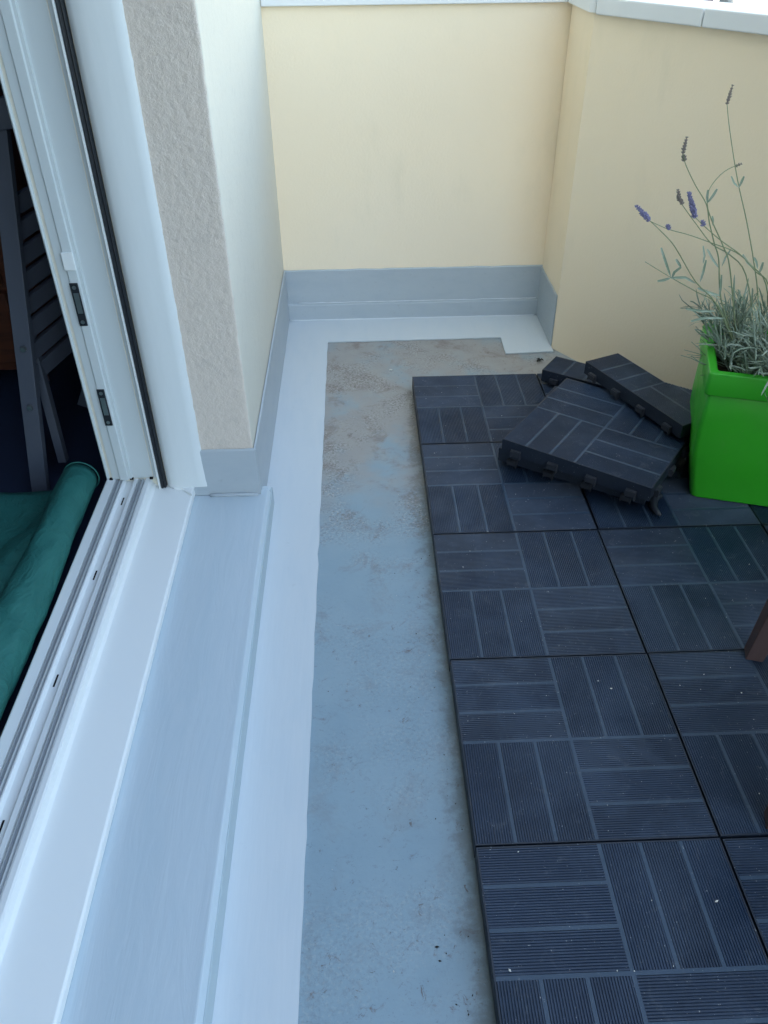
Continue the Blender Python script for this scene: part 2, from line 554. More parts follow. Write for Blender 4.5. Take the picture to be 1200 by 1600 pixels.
# ------------------------------------------------------------------ slanting right parapet with its short return
rp = thing('parapet_wall', 'cream yellow parapet wall running at a slant behind the green pot', 'wall', (RC.x, RC.y, 0))
L = 3.6
def rw(s, o):           # local point: s along the wall, o outward
    p = RD * s + RN * o
    return (p.x, p.y)
bm = B()
prism(bm, [(0, 0), rw(L, 0), rw(L, 0.085), rw(-0.035, 0.085), (0.085, BY - RC.y - .001), (0, BY - RC.y - .001)], -0.25, TOP)
obj('wall_body', bm, 'yellow_render', rp)
bm = B()
band(bm, [(-.0006, BY - RC.y - 0.003), (-.0006, 0.003)][::1], 0.005, 0.144, 0.003, 9)
obj('waterproof_band', bm, 'grey_band_paint', rp, bevel=0.001)
bm = B()
prism(bm, [(-0.012, 0.0), (0.0, -0.0145), rw(0.012, -0.012), rw(0.012, 0.098), (0.115, BY - RC.y - .0), (-0.012, BY - RC.y + .0)], TOP, TOP + 0.027)
obj('corner_coping', bm, 'coping_paint', rp, bevel=0.002)
s = 0.0145
for ln in (0.262, 0.50, 0.50, 0.50, 0.50, 0.50, 0.50):
    bm = B()
    prism(bm, [rw(s, -0.014), rw(s + ln, -0.014), rw(s + ln, 0.098), rw(s, 0.098)], TOP - 0.002, TOP + 0.028)
    obj('coping', bm, 'coping_paint', rp, bevel=0.0025)
    s += ln + 0.0035
# ------------------------------------------------------------------ sliding door frame
df = thing('sliding_door_frame', 'white sliding door frame with two metal floor rails and a black seal, door open', 'door')
Y0, Y1 = -4.0, JY + 0.02
bm = B()
# sill profile (x, z): outer apron, upstand, two rail beds, inner edge
prism(bm, [(-0.446, STEP + .0006), (-0.4425, STEP + .001), (-0.4405, STEP + .006), (-0.441, 0.0655), (-0.4435, 0.068),
           (-0.512, 0.0735), (-0.516, 0.0775), (-0.518, 0.088), (-0.521, 0.0895), (-0.5285, 0.0895),
           (-0.530, 0.085), (-0.542, 0.085), (-0.5435, 0.0885), (-0.5505, 0.0885), (-0.553, 0.083), (-0.566, 0.083), (-0.569, 0.0885), (-0.5715, 0.0885),
           (-0.573, 0.085), (-0.583, 0.085), (-0.5845, 0.0895), (-0.600, 0.0905), (-0.602, 0.089), (-0.602, 0.0)], Y0, Y1, 'Y')
sill = obj('sill', bm, 'white_frame_paint', df, bevel=0.0008)
for xc in (-0.536, -0.578):
    bm = B()
    prism(bm, [(xc - .0042, .0853), (xc + .0042, .0853), (xc + .0042, .0905), (xc + .0028, .092), (xc + .0018, .0905), (xc + .0014, .0880),
               (xc - .0014, .0880), (xc - .0018, .0905), (xc - .0028, .092), (xc - .0042, .0905)], Y0, Y1 - .021, 'Y')
    obj('rail', bm, 'rail_metal', df)
for yy in (-0.535, -0.735, -0.955, -1.18):
    bm = B(); box(bm, -0.5610, -0.5585, yy - 0.011, yy + 0.011, 0.0831, 0.0836)
    obj('drain_slot', bm, 'dark_slot', df)
bm = B()
cx, cy = -0.538, -1.43
prism(bm, [(cx + 0.016 * cos(t * pi / 12), cy + 0.035 * sin(t * pi / 12)) for t in range(24)], 0.0895, 0.0925)
obj('rail_stop', bm, 'white_frame_paint', df, bevel=0.001)
# upright frame profile (x, y), seen from the balcony
Z0, Z1 = 0.0905, 2.38
bm = B()
J = JY
prism(bm, [(-0.601, J + .02), (-0.601, J + .001), (-0.5985, J - .001), (-0.5965, J + .001), (-0.595, J + .007), (-0.5915, J + .007), (-0.590, J + .001),
           (-0.576, J + .0005), (-0.5745, J - .003), (-0.5605, J - .0035), (-0.559, J - .001), (-0.554, J - .001), (-0.553, J + .0035),
           (-0.5155, J + .0035), (-0.5150, J + .006), (-0.5140, J + .006), (-0.5135, J + .003), (-0.506, J + .0025), (-0.506, J + .02)], Z0, Z1, 'Z')
jamb = obj('jamb', bm, 'jamb_paint', df, bevel=0.0007)
bm = B()
prism(bm, [(-0.506, J + .0185), (-0.506, J - .006), (-0.5035, J - .012), (-0.5015, J - .012), (-0.5010, J - .006), (-0.5010, J + .0185)], 0.0745, Z1, 'Z')
obj('edge_strip', bm, 'white_frame_paint', df)
bm = B()
prism(bm, [(-0.5010, J + .010), (-0.5010, J - .008), (-0.498, J - .0105), (-0.4955, J - .0065), (-0.4935, J - .0085), (-0.4915, J - .005), (-0.4915, J + .010)], 0.0735, Z1, 'Z')
obj('door_seal', bm, 'black_rubber', df, bevel=0.0008)
# plastered white trim, softly rounded, ragged where it meets the rough reveal
bm = B()
rows = [0.0725 + 0.008 * k for k in range(110)] + [1.2, 1.8, 2.38]
prev = None
for z in rows:
    e = 0.0012 * noise.noise(Vector((0, 0, z * 60))) + 0.0008 * noise.noise(Vector((3, 0, z * 11)))
    if z < 0.16:
        e += 0.003 * (0.16 - z) / 0.09
    prof = [(-0.4915, J + .006), (-0.489, J - .002), (-0.480, J - .0065), (-0.465, J - .0085), (-0.448, J - .0075), (-0.432, J - .0065),
            (-0.420 + e, J - .0055), (-0.4165 + e, J - .001), (-0.4165 + e, J + .006)]
    ring = [bm.verts.new((x, y + 0.0005 * noise.noise(Vector((x * 60, 0, z * 18))), z)) for x, y in prof]
    if prev:
        for k in range(len(prof) - 1):
            bm.faces.new((prev[k], prev[k + 1], ring[k + 1], ring[k]))
    prev = ring
obj('plaster_trim', bm, 'white_plaster', df, smooth=True)
# lip at the end of the apron against the trim
bm = B()
prism(bm, [(-0.4405, JY - .030), (-0.4405, JY + .004), (-0.478, JY + .004), (-0.478, JY - .008), (-0.462, JY - .012)], 0.066, 0.0735)
obj('sill_end_cap', bm, 'white_frame_paint', df, bevel=0.002)
# strike plates and small white block on the upright
def strike(z):
    bm = B(); box(bm, -0.0065, 0.0065, -0.0015, 0.0012, -0.036, 0.036, 0.0008)
    p = obj('strike_plate', bm, 'black_rubber', df, loc=(-0.5695, JY - .0038, z))
    bm = B(); box(bm, -0.0035, 0.0045, -0.0022, -0.0002, -0.014, 0.020)
    obj('keeper', bm, 'steel', p)
    for dz in (-0.029, 0.029):
        bm = B(); tube(bm, [(0, -0.0024, dz), (0, -0.001, dz)], 0.0032, 10)
        obj('screw', bm, 'steel', p)
strike(0.435)
strike(0.246)
bm = B(); box(bm, -0.577, -0.5590, JY - .0065, JY - .003, 0.492, 0.520, 0.001)
obj('spacer_block', bm, 'white_frame_paint', df)
for x in (-0.5925, -0.5545, -0.5180):
    bm = B(); box(bm, x - .003, x + .003, JY - .0012, JY + .004, 0.0895, 0.0925)
    obj('corner_gap', bm, 'dark_slot', df)

# ------------------------------------------------------------------ deck tiles
T, TS = 0.038, 0.297
SW, SL, SG = 0.0447, 0.1440, 0.00495      # slat width, length, gap

def slat_bm():
    """ribbed slat, long side along X, origin at its corner, top at z = 0"""
    bm = B()
    n = 14
    pitch = SW / n
    pts = [(0, -0.0034), (SW, -0.0034)]
    top = []
    for k in range(n):
        y = k * pitch
        top += [(y + 0.00015, -0.0013), (y + 0.0008, -0.0001), (y + 0.0023, -0.0001), (y + 0.0029, -0.0013)]
    pts += top[::-1]
    a = [bm.verts.new((0, y, z)) for y, z in pts]
    b = [bm.verts.new((SL, y, z)) for y, z in pts]
    m_ = len(pts)
    for i in range(m_):
        bm.faces.new((a[i], a[(i + 1) % m_], b[(i + 1) % m_], b[i]))
    bm.faces.new(a[::-1])
    bm.faces.new(b)
    return bm

def base_bm():
    bm = B()
    box(bm, 0.0004, TS - 0.0004, 0.0004, TS - 0.0004, 0.009, T - 0.0034, 0.0006)
    #box(bm, -0.0003, TS + 0.0003, -0.0003, TS + 0.0003, 0.0092, T - 0.0016)
    skirt = len(bm.faces)
    z0, z1 = T - 0.0036, T - 0.0004
    box(bm, 0, TS, 0, 0.002, 0.0095, z1)
    box(bm, 0, TS, TS - 0.002, TS, 0.0095, z1)
    box(bm, 0, 0.002, 0.002, TS - 0.002, 0.0095, z1)
    box(bm, TS - 0.002, TS, 0.002, TS - 0.002, 0.0095, z1)
    c0, c1 = 0.146, 0.151
    box(bm, c0, c1, 0.002, TS - 0.002, z0, z1)
    box(bm, 0.002, c0, c0, c1, z0, z1)
    box(bm, c1, TS - 0.002, c0, c1, z0, z1)
    for qx, qy, along in quads():
        for k in (1, 2):
            d = k * SW + (k - 1) * SG
            if along == 'X':
                box(bm, qx, qx + SL, qy + d, qy + d + SG, z0, z1)
            else:
                box(bm, qx + d, qx + d + SG, qy, qy + SL, z0, z1)
    split = len(bm.faces)
    for i in range(6):
        for j in range(6):
            x, y = 0.018 + i * 0.0522, 0.018 + j * 0.0522
            tube(bm, [(x, y, 0.0), (x, y, 0.012)], [0.0075, 0.010], 8)
    for f in bm.faces:
        c = f.calc_center_median()
        side = min(c.x, TS - c.x, c.y, TS - c.y) < 0.0012
        f.material_index = 1 if (side or c.z < T - 0.003) else 0  # sides and lower faces take the copy with shade painted in
    return bm

def quads():
    q0, q1 = 0.002, 0.151
    # front-left Y, front-right X, back-left X, back-right Y
    return [(q0, q0, 'Y'), (q1, q0, 'X'), (q0, q1, 'X'), (q1, q1, 'Y')]

def slat_spots():
    out = []
    for qx, qy, along in quads():
        for k in range(3):
            d = k * (SW + SG)
            if along == 'X':
                out.append((qx, qy + d, 0.0))
            else:
                out.append((qx + d + SW, qy, pi / 2))
    return out

def clip_bm():
    bm = B()
    box(bm, -0.010, 0.010, -0.0065, 0.0, -0.0018, 0.0, 0.0004)
    box(bm, -0.010, -0.0082, -0.0080, 0.0, -0.015, -0.0018)
    box(bm, 0.0082, 0.010, -0.0080, 0.0, -0.017, -0.0018)
    box(bm, -0.0082, 0.0082, -0.0080, -0.0064, -0.012, -0.0018)
    return bm

slat_me = mesh('slat', slat_bm())
base_me = mesh('base', base_bm())
for _k in ('tile_base_plastic', 'tile_shaded_plastic'):
    base_me.materials.append(M[_k].m)
clip_me = mesh('clip', clip_bm())

def cut(bm, planes):
    for (px, py, nx, ny) in planes:      # keep the side the normal points away from
        g = bm.verts[:] + bm.edges[:] + bm.faces[:]
        bmesh.ops.bisect_plane(bm, geom=g, plane_co=(px, py, 0), plane_no=(nx, ny, 0), clear_outer=True)
        es = [e for e in bm.edges if e.is_boundary]
        if es:
            bmesh.ops.holes_fill(bm, edges=es, sides=0)
    return bm

def tile(label, x, y, z, ang=0.0, group='deck tiles clipped together on the floor', regions=None, sides='', tilt=(0, 0)):
    """regions: list of lists of cutting planes in tile space, one convex piece each"""
    t = thing('deck_tile', label, 'deck tile', (x, y, z), ang, group)
    t.rotation_euler = (tilt[0], tilt[1], ang)
    if regions is None:
        put('base', base_me, 'tile_base_plastic', t)
        for (sx, sy, r_) in slat_spots():
            put('slat', slat_me, 'tile_slat_plastic', t, (sx, sy, T), (0, 0, r_))
    else:
        bm = B()
        for pl in regions:
            b2 = cut(base_bm(), pl)
            tmp = bpy.data.meshes.new('tmp')
            b2.to_mesh(tmp); b2.free()
            bm.from_mesh(tmp)
            bpy.data.meshes.remove(tmp)
        me_ = mesh('base', bm)
        for _k in ('tile_base_plastic', 'tile_shaded_plastic'):
            me_.materials.append(M[_k].m)
        put('base', me_, None, t)
        for (sx, sy, r_) in slat_spots():
            for pl in regions:
                b2 = slat_bm()
                bmesh.ops.transform(b2, matrix=Matrix.Translation((sx, sy, T)) @ Matrix.Rotation(r_, 4, 'Z'), verts=b2.verts[:])
                cut(b2, pl)
                if len(b2.faces) > 3:
                    obj('slat', b2, 'tile_slat_plastic', t)
                else:
                    b2.free()
    for s_ in sides:
        for k in range(4):
            d = 0.032 + k * 0.077
            loc, rz = {'S': ((d, 0.0, 0.0225), 0), 'W': ((0.0, d, 0.0225), -pi / 2), 'N': ((d, TS, 0.0225), pi), 'E': ((TS, d, 0.0225), pi / 2)}[s_]
            put('clip', clip_me, 'tile_clip_plastic', t, loc, (0, 0, rz))
    return t

LAB = {
 (0, 0): 'grey deck tile at the far left corner of the deck, nearest the back wall',
 (0, 1): 'second deck tile from the far end in the left column, left of the loose pile',
 (0, 2): 'third deck tile from the far end in the left column, beside the stained floor',
 (0, 3): 'fourth deck tile from the far end in the left column',
 (0, 4): 'nearest deck tile of the left column, at the bottom of the photo',
 (1, 1): 'dark deck tile lying under the loose pile and in front of the green pot',
 (1, 2): 'deck tile of the second column, directly nearer than the one under the pile',
 (1, 3): 'deck tile of the second column with the lower wooden stool leg on it',
 (1, 4): 'nearest deck tile of the second column, at the bottom right corner',
 (2, 2): 'deck tile of the third column, beyond the right edge level with the pot foot',
 (2, 3): 'deck tile of the third column under the wooden stool',
 (2, 4): 'nearest deck tile of the third column, under the wooden stool',
}
for (i, j), lb in LAB.items():
    jx, jy = R.uniform(-.0006, .0006), R.uniform(-.0006, .0006)
    tile(lb, 0.3 * i + 0.0015 + jx, -0.3 * (j + 1) + 0.0015 + jy, R.uniform(0, .0012), R.uniform(-.0025, .0025), sides='')

# cut tiles that fill up to the slanting wall (plane in tile space)
def wallplane(x, y, off=0.006):
    q = RC - RN * off
    return (q.x - x, q.y - y, RN.x, RN.y)
tile('cut deck tile under the loose strips, filling the gap to the slanting wall', 0.3015, -0.2985, 0.0005, 0.0, 'deck tiles clipped together on the floor', [[wallplane(0.3015, -0.2985)]])
tile('cut deck tile beneath the green pot, trimmed to the slanting wall', 0.6015, -0.5985, 0.0003, 0.0, 'deck tiles clipped together on the floor', [[wallplane(0.6015, -0.5985)]])

# the loose pile
G = 'loose deck tiles piled against the wall'
tile('loose deck tile lying flat on the deck, almost hidden under the tile stacked on it', 0.150, -0.382, T + .001, radians(-33.5), G, sides='SW')
tile('large loose deck tile on top of the hidden one, skewed, with clips along its edge', 0.150, -0.408, 2 * T + .001, radians(-36.6), G, sides='SWE')
tile('narrow cut strip of deck tile lying behind the pile against the wall corner', 0.300, -0.056, T + .001, radians(-34.7), G,
     [[(0, 0.081, 0, 1), (0.215, 0, 1, 0)]], sides='S')
h = Vector((0.30 - 0.1485, 0.162 - 0.0805)); hn = Vector((-h.y, h.x)).normalized()
tile('long cut piece of deck tile topmost in the pile, touching the green pot', 0.364, -0.168, 3 * T + .001, radians(-66.2), G,
     [[(0.1484, 0, 1, 0), (0, 0.0865, 0, 1)], [(0.14841, 0, -1, 0), (0.1484, 0.0865, hn.x, hn.y)]], sides='S')

# scrap of dark plastic between pile and pot
bm = B()
P = [(0.445 + 0.03 * cos(a_), -0.555 + 0.03 * sin(a_) * 1.3, T + 0.009) for a_ in [pi * (0.55 + 0.07 * k) for k in range(10)]]
tube(bm, P, [0.004, .006, .007, .008, .008, .008, .007, .006, .005, .003], 8)
tag(obj('plastic_offcut', bm, 'tile_clip_plastic', smooth=True), 'curved black plastic offcut on the deck between the loose pile and the green pot', 'offcut')

# ------------------------------------------------------------------ green pot
pot = thing('plant_pot', 'bright green square plastic pot with a thick rim standing by the wall', 'plant pot', (0.594, -0.461, T + .001), radians(-17))
def ringpts(h_, r_, z, n=5):
    out = []
    for cx_, cy_, a0 in ((1, 1, 0), (-1, 1, pi / 2), (-1, -1, pi), (1, -1, 3 * pi / 2)):
        for k in range(n):
            a_ = a0 + (pi / 2) * k / (n - 1)
            out.append(((h_ - r_) * cx_ + r_ * cos(a_), (h_ - r_) * cy_ + r_ * sin(a_), z))
    return out
def loft(bm, prof, n=5, close_top=False, close_bot=True, ndiv=0):
    prev = None
    for (h_, r_, z) in prof:
        ring = [bm.verts.new(p) for p in ringpts(h_, r_, z, n)]
        if prev:
            m_ = len(ring)
            for k in range(m_):
                bm.faces.new((prev[k], prev[(k + 1) % m_], ring[(k + 1) % m_], ring[k]))
        elif close_bot:
            bm.faces.new(ring[::-1])
        prev = ring
    if close_top:
        bm.faces.new(prev)
bm = B()
loft(bm, [(.074, .014, 0), (.078, .014, .003), (.083, .012, .03), (.090, .011, .07), (.0955, .010, .11), (.0975, .009, .15), (.0975, .008, .19), (.0965, .007, .228),
          (.0945, .007, .2325), (.084, .007, .2325)])
obj('pot_body', bm, 'green_pot_plastic', pot, smooth=True)
bm = B()
loft(bm, [(.0950, .007, .2290), (.1030, .0075, .2300), (.1042, .008, .2340), (.1046, .007, .2680), (.1035, .006, .2720), (.0910, .005, .2720), (.0890, .005, .2700), (.0870, .005, .2340), (.0870, .005, .215)], close_bot=False)
obj('rim', bm, 'green_pot_plastic', pot, smooth=True)
bm = B()
loft(bm, [(.0868, .005, .218), (.0868, .005, .240)], close_bot=False)
n_ = 10
g = [[bm.verts.new((-.0866 + .1732 * i / n_, -.0866 + .1732 * j / n_, .242 + .008 * noise.noise(Vector((i * .8, j * .8, 2))))) for j in range(n_ + 1)] for i in range(n_ + 1)]
for i in range(n_):
    for j in range(n_):
        bm.faces.new((g[i][j], g[i + 1][j], g[i + 1][j + 1], g[i][j + 1]))
obj('soil', bm, 'soil', pot)
for o in pot.children:
    if o.name.startswith(('pot_body', 'rim')):
        e_ = o.modifiers.new('soft edge', 'BEVEL'); e_.width = .0012; e_.segments = 2; e_.limit_method = 'ANGLE'; e_.angle_limit = radians(40)
        o.data.set_sharp_from_angle(angle=radians(40)) if hasattr(o.data, 'set_sharp_from_angle') else None

# ------------------------------------------------------------------ lavender
lav = thing('lavender_plant', 'lavender plant with narrow grey green leaves and thin flower stems growing in the green pot', 'plant', (0.594, -0.461, 0.283))
lav_inv = Vector((0.594, -0.461, 0.283))
def LP(p): return Vector(p) - lav_inv
STEMS = {
 'tall': [(0.462, -0.36, 0.689), (0.466, -0.375, 0.663), (0.481, -0.39, 0.614), (0.494, -0.405, 0.574), (0.512, -0.42, 0.528), (0.534, -0.435, 0.468), (0.548, -0.45, 0.42), (0.566, -0.465, 0.351)],
 'second': [(0.346, -0.52, 0.657), (0.353, -0.514, 0.645), (0.363, -0.508, 0.631), (0.382, -0.502, 0.607), (0.407, -0.496, 0.578), (0.421, -0.489, 0.549), (0.44, -0.483, 0.513), (0.456, -0.477, 0.485), (0.48, -0.471, 0.414), (0.53, -0.465, 0.328)],
 'purpA': [(0.294, -0.58, 0.583), (0.328, -0.557, 0.555), (0.359, -0.534, 0.526), (0.412, -0.511, 0.463), (0.465, -0.488, 0.415), (0.531, -0.465, 0.322)],
 'purpB': [(0.345, -0.44, 0.537), (0.378, -0.444, 0.524), (0.41, -0.447, 0.516), (0.45, -0.451, 0.503), (0.492, -0.454, 0.488), (0.523, -0.458, 0.466), (0.553, -0.461, 0.436), (0.585, -0.465, 0.351)],
 'grey': [(0.415, -0.37, 0.546), (0.414, -0.386, 0.545), (0.438, -0.402, 0.518), (0.465, -0.418, 0.49), (0.492, -0.433, 0.477), (0.521, -0.449, 0.448), (0.557, -0.465, 0.351)],
 'purpC': [(0.376, -0.54, 0.573), (0.396, -0.528, 0.557), (0.433, -0.515, 0.53), (0.479, -0.503, 0.5), (0.515, -0.49, 0.469), (0.548, -0.478, 0.442), (0.588, -0.465, 0.351)],
 'curve': [(0.489, -0.4, 0.61), (0.461, -0.409, 0.601), (0.44, -0.419, 0.579), (0.438, -0.428, 0.557), (0.447, -0.437, 0.535), (0.474, -0.446, 0.493), (0.488, -0.456, 0.462), (0.523, -0.465, 0.352)],
 'left': [(0.329, -0.5, 0.493), (0.379, -0.491, 0.463), (0.429, -0.483, 0.435), (0.476, -0.474, 0.406), (0.531, -0.465, 0.322)],
 'h_tall': [(0.462, -0.36, 0.689), (0.464, -0.36, 0.714)],
 'h_second': [(0.346, -0.52, 0.657), (0.347, -0.52, 0.677)],
 'h_pA': [(0.294, -0.58, 0.583), (0.273, -0.58, 0.602)],
 'h_grey': [(0.415, -0.37, 0.546), (0.409, -0.37, 0.563)],
 'h_pC': [(0.376, -0.54, 0.573), (0.359, -0.54, 0.607)],
 'h_curve': [(0.482, -0.4, 0.607), (0.489, -0.4, 0.61)],
 'b_pB': [(0.378, -0.444, 0.524)],
 'b_second': [(0.354, -0.512, 0.645)],
 'b_grey': [(0.415, -0.384, 0.545)],
 'b_pC': [(0.396, -0.529, 0.557)],

}
LEAVES = [
 [(0.351, -0.51, 0.465), (0.362, -0.51, 0.467), (0.371, -0.51, 0.47)],
 [(0.371, -0.51, 0.47), (0.394, -0.51, 0.47), (0.413, -0.51, 0.46)],
 [(0.384, -0.51, 0.487), (0.375, -0.51, 0.479), (0.373, -0.51, 0.47)],
 [(0.346, -0.51, 0.518), (0.358, -0.51, 0.495), (0.371, -0.51, 0.471)],
 [(0.403, -0.52, 0.422), (0.428, -0.52, 0.418), (0.453, -0.52, 0.417)],
 [(0.411, -0.53, 0.405), (0.431, -0.53, 0.41), (0.466, -0.53, 0.409)],
 [(0.434, -0.48, 0.486), (0.434, -0.48, 0.467), (0.433, -0.48, 0.45)],
 [(0.445, -0.45, 0.493), (0.458, -0.45, 0.476), (0.472, -0.45, 0.461)],
 [(0.488, -0.44, 0.487), (0.483, -0.44, 0.475), (0.481, -0.44, 0.46)],
 [(0.46, -0.44, 0.602), (0.467, -0.44, 0.592), (0.475, -0.44, 0.586)],
 [(0.48, -0.44, 0.602), (0.478, -0.44, 0.593), (0.476, -0.44, 0.585)],
 [(0.433, -0.43, 0.58), (0.434, -0.43, 0.569), (0.437, -0.43, 0.559)],
 [(0.447, -0.43, 0.581), (0.443, -0.43, 0.571), (0.437, -0.43, 0.56)],
 [(0.449, -0.43, 0.539), (0.452, -0.43, 0.532), (0.454, -0.43, 0.524)],
 [(0.437, -0.45, 0.498), (0.443, -0.45, 0.482), (0.444, -0.45, 0.469)],
 [(0.538, -0.46, 0.473), (0.538, -0.46, 0.462), (0.536, -0.46, 0.453)],
 [(0.521, -0.46, 0.481), (0.527, -0.46, 0.473), (0.532, -0.46, 0.462)],
 [(0.496, -0.47, 0.49), (0.507, -0.47, 0.477), (0.521, -0.47, 0.466)],
 [(0.427, -0.49, 0.444), (0.444, -0.49, 0.437), (0.467, -0.49, 0.43)],
 [(0.465, -0.48, 0.461), (0.469, -0.48, 0.439), (0.471, -0.48, 0.423)],
 [(0.377, -0.5, 0.496), (0.383, -0.5, 0.489), (0.388, -0.5, 0.483)],
]
def leaf(bm, pts, w_, nrm=None):
    """a narrow folded blade along a polyline"""
    P = [Vector(p) for p in pts]
    # resample with a simple curve
    Q = []
    for a, b in zip(P, P[1:]):
        for k in range(3):
            Q.append(a.lerp(b, k / 3))
    Q.append(P[-1])
    n = len(Q)
    prev = None
    if nrm is None:
        nrm = Vector((R.uniform(-.4, .4), -1, R.uniform(0.2, .9)))
    for i, p in enumerate(Q):
        d = (Q[min(i + 1, n - 1)] - Q[max(i - 1, 0)]).normalized()
        s_ = d.cross(nrm)
        if s_.length < 1e-4:
            s_ = d.orthogonal()
        s_.normalize()
        up_ = s_.cross(d)
        t_ = i / (n - 1)
        ww = w_ * (0.35 + 0.65 * sin(pi * min(1, t_ * .85 + .12)) ** .7) if t_ < .97 else w_ * .12
        ring = [bm.verts.new(p - s_ * ww + up_ * ww * .35), bm.verts.new(p), bm.verts.new(p + s_ * ww + up_ * ww * .35), bm.verts.new(p - up_ * ww * .35)]
        if prev:
            for k in range(4):
                bm.faces.new((prev[k], prev[(k + 1) % 4], ring[(k + 1) % 4], ring[k]))
        else:
            bm.faces.new(ring)
        prev = ring
    bm.faces.new(prev[::-1])

def flower(pts, mat, n=9, r_=0.0034, two=None):
    a, b = LP(pts[0]), LP(pts[1])
    d = (b - a)
    bm = B()
    L_ = d.length
    dn = d.normalized()
    o1 = dn.orthogonal().normalized(); o2 = dn.cross(o1)
    whorls = max(3, int(L_ / 0.0032))
    tube(bm, [a - dn * .001, a + d * .3, a + d * .75, b], [r_ * .3, r_ * .62, r_ * .5, r_ * .2], 6)
    for k in range(whorls):
        c = a + d * (k / (whorls - 1))
        rr = r_ * (1.0 - 0.55 * abs(k / (whorls - 1) - 0.25))
        for q in range(6):
            an = q * pi / 3 + k * .6 + R.uniform(-.3, .3)
            o_ = (o1 * cos(an) + o2 * sin(an))
            p0 = c + o_ * rr * .25
            p1 = c + o_ * rr * R.uniform(.9, 1.35) + dn * rr * R.uniform(.5, 1.2)
            tube(bm, [p0, (p0 + p1) / 2, p1], [rr * .22, rr * .42, rr * .12], 5)
    return obj('flower_head', bm, mat, lav)

stem_seq = ['tall', 'second', 'purpA', 'purpB', 'grey', 'purpC', 'curve', 'left']
for k in stem_seq:
    pts = [LP(p) for p in STEMS[k]]
    bm = B()
    n = len(pts)
    # smooth the polyline
    Q = []
    for i in range(n - 1):
        p0, p1, p2, p3 = pts[max(i - 1, 0)], pts[i], pts[i + 1], pts[min(i + 2, n - 1)]
        for q in range(4):
            t_ = q / 4
            Q.append(0.5 * ((2 * p1) + (p2 - p0) * t_ + (2 * p0 - 5 * p1 + 4 * p2 - p3) * t_ * t_ + (3 * p1 - p0 - 3 * p2 + p3) * t_ ** 3))
    Q.append(pts[-1])
    tube(bm, Q, [0.0005 + 0.0007 * i / len(Q) for i in range(len(Q))], 6)
    obj('stem', bm, 'lavender_stem', lav, smooth=True)
flower(STEMS['h_tall'], 'flower_faded', r_=.0030)
flower(STEMS['h_second'], 'flower_faded', r_=.0030)
flower(STEMS['h_grey'], 'flower_faded', r_=.0036)
flower(STEMS['h_curve'], 'flower_faded', r_=.0026)
flower(STEMS['h_pA'], 'flower_purple', r_=.0042)
flower(STEMS['h_pC'], 'flower_purple', r_=.0045)
for k, mt in (('b_pB', 'flower_purple'), ('b_second', 'flower_faded'), ('b_grey', 'flower_faded'), ('b_pC', 'flower_purple')):
    p = STEMS[k][0]
    flower([p, (p[0] - .003, p[1], p[2] + .006)], mt, r_=.0038)
for pts in LEAVES:
    bm = B(); leaf(bm, [LP(p) for p in pts], 0.0020)
    obj('leaf', bm, 'lavender_leaf', lav)
# leafy shoots: woody stem with pairs of needle leaves
mass = B()
bigleaf = 0
for sidx in range(230):
    an = R.uniform(0, 2 * pi)
    r0 = R.uniform(0.0, 0.055)
    base = Vector((cos(an) * r0, sin(an) * r0, -0.035))
    tiltv = R.uniform(0.15, 1.25)
    if sidx < 16:                       # drooping ones over the rim, all round
        tiltv = R.uniform(1.0, 1.5)
    out = Vector((cos(an) * tiltv, sin(an) * tiltv, 1.0)).normalized()
    ln = R.uniform(0.07, 0.145)
    droop = R.uniform(0.0, .5) * tiltv
    P = []
    for q in range(7):
        t_ = q / 6
        p = base + out * ln * t_ + Vector((0, 0, -droop * ln * t_ * t_ * .7))
        P.append(p + Vector((R.uniform(-.002, .002), R.uniform(-.002, .002), 0)))
    tube(mass, P, [0.0011 - .0006 * q / 6 for q in range(7)], 5)
    for q in range(2, 7):
        for rep in range(2 if q < 6 else 4):
            a2 = R.uniform(0, 2 * pi)
            dd = (P[q] - P[q - 1]).normalized()
            o1 = dd.orthogonal().normalized(); o2 = dd.cross(o1)
            side = o1 * cos(a2) + o2 * sin(a2)
            l2 = R.uniform(0.030, 0.062)
            dirv = (dd * R.uniform(.5, 1.1) + side * R.uniform(.4, 1.0)).normalized()
            bend = side * R.uniform(-.7, .7) + Vector((0, 0, R.uniform(-.9, .5)))
            pp = [P[q], P[q] + dirv * l2 * .36 + bend * l2 * .02, P[q] + dirv * l2 * .7 + bend * l2 * .12, P[q] + dirv * l2 * .96 + bend * l2 * .34]
            if any(p_.z + .283 < 0.315 and max(abs(p_.x), abs(p_.y)) > .075 and max(abs(p_.x), abs(p_.y)) < .112 for p_ in pp):
                continue
            if any(p_.x < -.125 or (p_.x < -.085 and p_.z < .025) for p_ in pp):
                continue
            if bigleaf < 200 and pp[3].y < -.01:
                bm = B(); leaf(bm, pp, R.uniform(.0011, .0021), side)
                obj('leaf', bm, 'lavender_leaf', lav)
                bigleaf += 1
            else:
                leaf(mass, pp, R.uniform(.0009, .0016), side)
fo = obj('foliage', mass, 'lavender_leaf', lav)
fo['kind'] = 'stuff'

